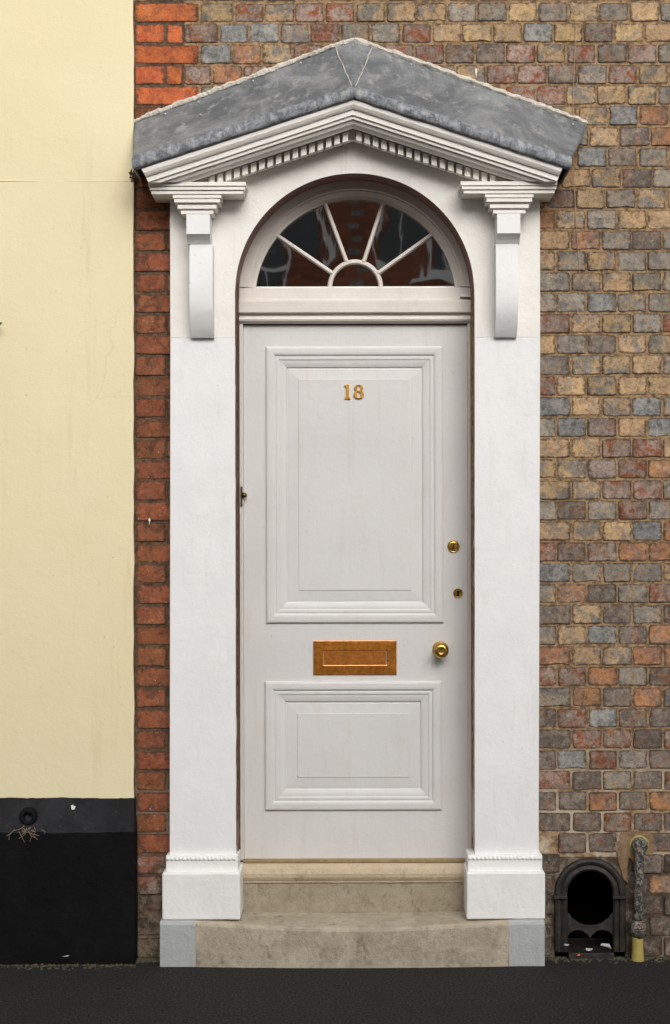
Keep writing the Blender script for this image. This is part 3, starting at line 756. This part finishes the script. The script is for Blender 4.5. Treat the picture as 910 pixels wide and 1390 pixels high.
# knob, lock, keyhole
kn = MB().lathe(W(597.7, 881.8, DF), [(.031,.001),(.031,-.004),(.027,-.008),(.018,-.010),(.013,-.018),(.012,-.030),(.016,-.036),(.0245,-.043),(.0285,-.052),(.0285,-.060),(.024,-.068),(.014,-.073),(.0125,-.0722),(.0005,-.0725)], 28).build('door_knob', M['brass'], door, smooth=True)
lk = MB().lathe(W(615.8, 742, DF), [(.0235,.001),(.0235,-.004),(.0205,-.0075),(.0185,-.0065),(.0150,-.008),(.0145,-.0105),(.0005,-.0105)], 28).build('lock', M['brass'], door, smooth=False)
MB().prism([(614.9,741),(616.5,741),(616.5,746),(614.9,746)], DF-.0112, DF-.010).build('key_slot', M['dark_hole'], lk)
es = MB().lathe(W(621.8, 805.6, DF), [(.0185,.001),(.0185,-.003),(.016,-.0055),(.0135,-.004),(.0005,-.004)], 24).build('escutcheon', M['brass'], door)
k_ = MB(); k_.lathe(W(621.8, 804, DF), [(.0052,-.003),(.0052,-.0047),(.0003,-.0047)], 12); k_.prism([(621,805),(622.6,805),(623.4,809.5),(620.2,809.5)], DF-.0045, DF-.003)
k_.build('keyhole', M['dark_hole'], es)
# gilt numerals with serifs
def flat(outline, holes_d=None): return outline
n1 = MB(); PF = DF+.0014
n1.prism([(467.9,523.0),(471,521.4),(474.3,521.4),(474.3,539.4),(470.5,539.4),(470.5,525.2),(468.6,524.6)], PF-.007, PF+.001)
n1.prism([(469.6,538.0),(475.2,538.0),(476.6,541.6),(468.0,541.6)], PF-.0066, PF+.001)
n1.build('numeral', M['gold'], door, .0008)['label'] = 'gilt numeral 1'
n8 = MB()
def ell_ring(cx, cy, rx, ry, tx, ty, h):
    rows = []
    for kx, ky, d in ((rx,ry,.001),(rx,ry,-h+.001),(rx-.5,ry-.5,-h),(rx-tx+.4,ry-ty+.3,-h),(rx-tx,ry-ty,-h+.001),(rx-tx,ry-ty,.001)):
        rows.append([W(cx+kx*math.cos(2*PI*k/28), cy+ky*math.sin(2*PI*k/28), PF)+Vector((0,d,0)) for k in range(29)])
    n8.grid(rows)
ell_ring(487.6, 527.0, 6.1, 4.9, 3.9, 1.3, .0066)
ell_ring(487.6, 536.0, 7.0, 5.7, 4.5, 1.5, .0072)
n8.build('numeral', M['gold'], door)['label'] = 'gilt numeral 8'
MB().pbox(328.5, 634.8, 1167.4, 1171.2, .094, .16).build('weather_bar', M['strip'], door, .0015)

# ------------------------------------------------------------------ steps
up_ = thing('doorstep', 'upper stone step with rounded pale sill directly under the door', 'step')
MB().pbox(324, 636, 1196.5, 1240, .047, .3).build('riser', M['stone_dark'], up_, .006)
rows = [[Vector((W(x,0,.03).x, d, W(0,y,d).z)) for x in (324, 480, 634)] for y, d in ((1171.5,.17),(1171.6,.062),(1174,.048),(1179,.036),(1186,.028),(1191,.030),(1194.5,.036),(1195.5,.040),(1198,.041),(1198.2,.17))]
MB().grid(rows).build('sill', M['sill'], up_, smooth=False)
low = thing('doorstep', 'broad worn stone step at pavement level with pale grey painted ends', 'step')
SZ = W(0, 1248.5, SF-.05).z
def step_block(x0, x1, name, mat, dish):
    mb = MB(); rows = []; nx = 40 if dish else 8
    xa, xb = W(x0,0,-.125).x, W(x1,0,-.125).x
    for k in range(nx+1):
        x = xa+(xb-xa)*k/nx; q = max(0, 1-((x-.0)/.60)**2); dip = .020*q**1.3; bow = .022*q
        n_ = .0014*noise.noise(Vector((x*14, 1, 2)))
        f = -.120-bow+n_
        rows.append([(x,.33,SZ-.0008-dip*.25),(x,.10,SZ-.0008-dip*.3),(x,.0,SZ-.0008-dip*.5),(x,-.06,SZ-dip*.8),(x,f+.014,SZ-.001-dip),(x,f+.004,SZ-.005-dip),(x,f,SZ-.014-dip),(x,f-.001,SZ*.5),(x,f,-.02)])
    mb.grid(rows)
    for r in (rows[0], rows[-1]): mb.add(r+[(r[0][0],.33,-.02)], [tuple(range(len(r)+1))])
    return mb.build(name, mat, low)
step_block(264.6, 690.3, 'tread', M['stone'], True)
step_block(216, 264.4, 'painted_end', M['step_grey'], False)
step_block(690.5, 738.6, 'painted_end', M['step_grey'], False)

# ------------------------------------------------------------------ cast iron boot scraper recess
bs = thing('boot_scraper', 'black cast iron arched boot scraper recess at the foot of the brick wall', 'boot scraper')
def arch_ring(ro, ri, cy, prof_scale, name, base=1293, df=-.022, db=.03, parent=bs, cx=800.3):
    rows = []; n = 28
    prof = [(ro, df+.016),(ro-1.5, df+.004),(ro-5, df),(ro-8, df+.003),(ro-9.5, df+.010),((ro+ri)/2, df+.012),(ri+5, df+.006),(ri+2.5, df+.003),(ri, df+.010),(ri, .03)]
    for r, d in prof:
        rows.append([W(cx-r, base, d)]+[W(cx-r*math.cos(PI*k/n), cy-r*math.sin(PI*k/n), d) for k in range(n+1)]+[W(cx+r, base, d)])
    mb = MB().grid(rows)
    mb.grid([rows[0], [Vector((p.x, .02, p.z)) for p in rows[0]]])
    return mb.build(name, M['iron'], parent, smooth=False)
arch_ring(48.5, 31, 1214, 1, 'arched_frame', db=.275)
for x0, x1 in ((750.5,769.5),(831,850)): MB().pbox(x0, x1, 1217, 1221.5, -.030, -.006).build('impost_band', M['iron'], bs, .002)
a = W(769.4, 1290, 0).x; b = W(831.4, 1290, 0).x
mb = MB(); mb.grid([[W(769.3,1290,d_)]+[W(800.3-31.1*math.cos(PI*k/20),1214-31.1*math.sin(PI*k/20),d_) for k in range(21)]+[W(831.3,1290,d_)] for d_ in (.029,.28)]); mb.build('dark_lining', M['dark_hole'], bs)  # added lining, coloured black to paint in the shade of the recess
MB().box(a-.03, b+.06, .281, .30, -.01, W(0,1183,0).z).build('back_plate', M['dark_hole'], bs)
ap_ = [(769.4,1240.5),(773,1242),(775,1247),(780,1250),(785,1254),(793,1256.5),(800,1257),(808,1256.5),(816,1254),(821,1250),(826,1247),(828,1242),(831.4,1240.5)]
sc1 = [(831.4,1274),(829,1268),(824,1264.5),(817,1263),(809,1265),(803,1270),(800.3,1274.5),(797,1270),(791,1265),(784,1263),(777,1264.5),(772,1268),(769.4,1274)]
MB().prism(ap_+sc1, -.008, .004).build('scraper_plate', M['iron'], bs, .0015)
mb = MB(); mb.box(a, b, -.03, .20, -.005, .022); mb.build('tray', M['iron'], bs, .003)
# ------------------------------------------------------------------ pipe
pp = thing('pipe', 'short flaking vertical pipe with yellow foot beside the arched boot scraper', 'pipe')
c = W(866.8, 1147.5, -.002)
MB().lathe(c, [(.036,.004),(.036,-.006),(.030,-.008),(.029,.004)], 22).build('collar', M['yellow'], pp, smooth=False)
o = MB().lathe(c, [(.029,.0),(.031,-.010),(.029,-.026),(.022,-.034),(.0005,-.036)], 20).build('elbow', M['pipe'], pp, smooth=True); rough_up(o, .0016, 60)
xs = [(867.5,1152,-.030),(867.3,1160,-.042),(866.8,1175,-.044),(866.5,1200,-.044),(866,1230,-.044),(865.6,1252,-.044)]
pts = []
for i in range(len(xs)-1):
    for k in range(8): pts.append(W(*(xs[i][j]+(xs[i+1][j]-xs[i][j])*k/8 for j in range(3))))
o = MB().tube(pts, [.0165+.0022*noise.noise(Vector((i*.55,2,1)))+.001*(i%3==0) for i in range(len(pts))], 14).build('riser_pipe', M['pipe'], pp, smooth=True); rough_up(o, .0012, 70)
c = W(865, 1262, -.044); o = MB().lathe(c, [(.0005,.034),(.017,.033),(.026,.022),(.030,.006),(.029,-.012),(.022,-.030),(.0005,-.031)], 16, 2).build('joint', M['pipe'], pp, smooth=True); rough_up(o, .003, 40)
c = W(864.5, 1286, -.044); MB().lathe(c, [(.021,.04),(.021,-.01),(.023,-.035),(.023,-.07)], 16, 2).build('foot', M['yellow'], pp, smooth=True)
# ------------------------------------------------------------------ small things
cb = [W(780+x, y, -.006) for x, y in ((3,30),(2,70),(0,110),(-1,150),(-.5,185))]+[W(779.5,200,-.02),W(780,240,-.012),W(783,300,-.006),W(786,345,-.005),W(788,372,-.003)]
tag(MB().tube(cb, .0013, 6).build('cable', M['cable']), 'thin tan cable running down the bricks past the right end of the lead roof', 'cable')
def splash(x, y, d, w_, h_, seed, name, label, cat, mat=M['dropping'], tail=True):
    rnd = random.Random(seed); pts = []
    for k in range(16):
        a = 2*PI*k/16; r = 1+.3*rnd.uniform(-1,1); yy = math.sin(a)
        pts.append((x+w_*r*math.cos(a)*(1 if yy < .2 or not tail else .4), y+h_*r*yy*(1 if yy < 0 or not tail else 1.6)))
    return tag(MB().prism(pts, d-.0015, d+.0015).build(name, mat, None, .0007), label, cat)
o = splash(98.5, 1096, -.0475, 3.4, 4, 1, 'bird_dropping', 'white bird dropping on the sloping ledge of the black base', 'bird dropping')
splash(203, 706, -.003, 1.2, 3.5, 2, 'bird_dropping', 'small white bird dropping on the red brick strip', 'bird dropping')
splash(648, 98, -.003, 1.4, 5, 3, 'bird_dropping', 'white bird dropping on the bricks above the right slope of the lead roof', 'bird dropping')
def scrap(x, y, d, s, seed, name, label, cat, mat):
    rnd = random.Random(seed); c = W(x, y, d); v = [c+Vector((rnd.uniform(-1,1)*s, rnd.uniform(-.7,.7)*s, rnd.uniform(-.1,.8)*s)) for k in range(8)]
    bm = bmesh.new(); [bm.verts.new(q) for q in v]; bmesh.ops.convex_hull(bm, input=bm.verts); me = bpy.data.meshes.new(name); bm.to_mesh(me); bm.free()
    o = bpy.data.objects.new(name, me); C.objects.link(o); me.materials.append(mat); return tag(o, label, cat)
scrap(822, 1287, -.015, .022, 1, 'paper_scrap', 'largest crumpled pale paper scrap at the right of the boot scraper tray', 'litter', M['paper'])
scrap(799, 1291, -.030, .014, 2, 'paper_scrap', 'small white paper scrap in the middle of the boot scraper tray', 'litter', M['paper'])
scrap(769, 1285, -.022, .013, 3, 'paper_scrap', 'white paper scrap at the left foot of the boot scraper', 'litter', M['paper'])
scrap(784, 1298, -.05, .009, 4, 'plastic_scrap', 'tiny orange plastic scrap on the ground before the boot scraper', 'litter', M['orange_bit'])
scrap(88, 1300, -.13, .022, 6, 'paper_scrap', 'dirty white paper scrap against the foot of the black painted base', 'litter', M['paper'])
# dirt and moss in the corner of wall and pavement
rnd = random.Random(12); mb = MB()
for k in range(900):
    reg = rnd.random()
    if reg < .55: x = rnd.uniform(739, 960)
    elif reg < .75: x = rnd.uniform(182, 216)
    else: x = rnd.uniform(-60, 182)
    y = -abs(rnd.gauss(0,.03))-(.002 if x > 182 else .088); r = rnd.uniform(.002,.007); cx_ = W(x,0,y).x
    mb.add([(cx_-r,y,0),(cx_+r,y,0),(cx_,y-r,0),(cx_,y+r,0),(cx_,y,r*.9)], [(0,2,4),(2,1,4),(1,3,4),(3,0,4)])
stuff(tag(mb.build('gutter_dirt', M['dirt'], weld=False), 'dirt and moss gathered along the foot of the walls', 'dirt'))
# a climbing stem just outside the left edge, one leaf tip in view
cp = thing('climbing_plant', 'green leaf tip of a climbing plant at the left edge against the cream wall', 'plant')
pts = [W(-26+6*math.sin(i*.8), 1300-i*46, -.05 if i > 5 else -.10) for i in range(21)]
MB().tube(pts, .004, 6).build('stem', M['stem'], cp)
rnd = random.Random(2)
for i, (x, y) in enumerate([(-2.5,438)]+[(-26+rnd.uniform(-14,10), 1230-46*k) for k in range(18)]):
    a = W(x-14, y+6, -.052); tip = W(x+7 if i == 0 else x+6, y+rnd.uniform(-3,3) if i else y-1, -.075); t = tip-a; u = Vector((-t.z, 0, t.x))*.33
    MB().grid([[a, a.lerp(tip,.4)+u, tip],[a, a.lerp(tip,.45)+Vector((0,-.006,0)), tip],[a, a.lerp(tip,.4)-u, tip]]).build('leaf', M['leaf'], cp)

# ------------------------------------------------------------------ hall behind the fanlight
mb = MB(); mb.box(-.9, .9, .35, .37, 0, 0.05)
h_ = MB().add([(-.7,.36,-.01),(.7,.36,-.01),(.7,3,-.01),(-.7,3,-.01),(-.7,.36,3.2),(.7,.36,3.2),(.7,3,3.2),(-.7,3,3.2)], [(0,1,2,3),(4,5,6,7),(1,2,6,5),(2,3,7,6),(3,0,4,7)]).build('hallway', M['hall']); struct(h_)
h_ = MB(); 
for x0, x1, z0, z1 in ((-.72,-.44,0,3.2),(.46,.72,0,3.2),(-.44,.46,2.95,3.2)): h_.box(x0, x1, .341, .359, z0, z1)
struct(h_.build('hallway', M['hall']))

# ------------------------------------------------------------------ house across the street, seen mirrored in the fanlight
oh = thing('brick_house', 'red brick house with white sash windows across the street, mirrored in the fanlight', 'house')
n = NT('red_brick_far'); bt = n.t.nodes.new('ShaderNodeTexBrick'); bt.inputs['Scale'].default_value = 1
for k, v in (('Brick Width',.225),('Row Height',.075),('Mortar Size',.006)): bt.inputs[k].default_value = v
bt.inputs['Color1'].default_value = (.36,.12,.06,1); bt.inputs['Color2'].default_value = (.20,.065,.037,1); bt.inputs['Mortar'].default_value = (.17,.10,.07,1)
sx = n.t.nodes.new('ShaderNodeSeparateXYZ'); n.put(sx.inputs[0], n.pos); cx_ = n.t.nodes.new('ShaderNodeCombineXYZ'); n.t.links.new(sx.outputs[0], cx_.inputs[0]); n.t.links.new(sx.outputs[2], cx_.inputs[1]); n.t.links.new(cx_.outputs[0], bt.inputs['Vector'])
far_brick_m = n.done(bt.outputs['Color'], .9)
HY = -12.2
MB().box(-9, 9, HY-6, HY, -.1, 6.6).build('wall', far_brick_m, oh)
MB().add([(-9.3,HY+.3,6.6),(9.3,HY+.3,6.6),(9.3,HY-3,8.4),(-9.3,HY-3,8.4),(-9.3,HY-6.3,6.6),(9.3,HY-6.3,6.6)], [(0,1,2,3),(3,2,5,4),(0,3,4),(1,5,2),(0,4,5,1)]).build('roof', M['stone_dark'], oh)
NM = NT('far_dark_glass').done((.01,.012,.014,1), .05, 0, .5)
for wx in (-6.4,-3.9,-1.22,1.26,3.9,6.4):
    for wz in (1.0, 4.62 if wx > 0 else 3.9):
        wdt = 1.4 if abs(wx) < 2 else 1.05
        f = MB()
        for x0, x1, z0, z1 in ((wx-wdt/2,wx-wdt/2+.045,wz,wz+1.7),(wx+wdt/2-.045,wx+wdt/2,wz,wz+1.7),(wx-wdt/2+.045,wx+wdt/2-.045,wz,wz+.10),(wx-wdt/2+.045,wx+wdt/2-.045,wz+1.6,wz+1.7),(wx-wdt/2+.045,wx+wdt/2-.045,wz+.82,wz+.89),(wx-.02,wx+.02,wz+.10,wz+.82),(wx-.36,wx-.335,wz+.10,wz+.82),(wx+.335,wx+.36,wz+.10,wz+.82),(wx-wdt/2-.08,wx+wdt/2+.08,wz-.10,wz-.002),(wx-.02,wx+.02,wz+.89,wz+1.6)):
            f.box(x0, x1, HY+.001, HY+.05, z0, z1)
        f = f.build('window', M['white'], oh); MB().box(wx-wdt/2+.1, wx+wdt/2-.1, HY+.0005, HY+.015, wz+.08, wz+1.62).build('pane', NM, f)
mb = MB()
for k in range(16):
    for x in (.02-.06*(k % 2), ): mb.box(x, x+.16, HY+.0005, HY+.004, 3.9+.15*k+.005, 3.9+.15*k+.07)
stuff(mb.build('dark_header', BM_['S'], oh))
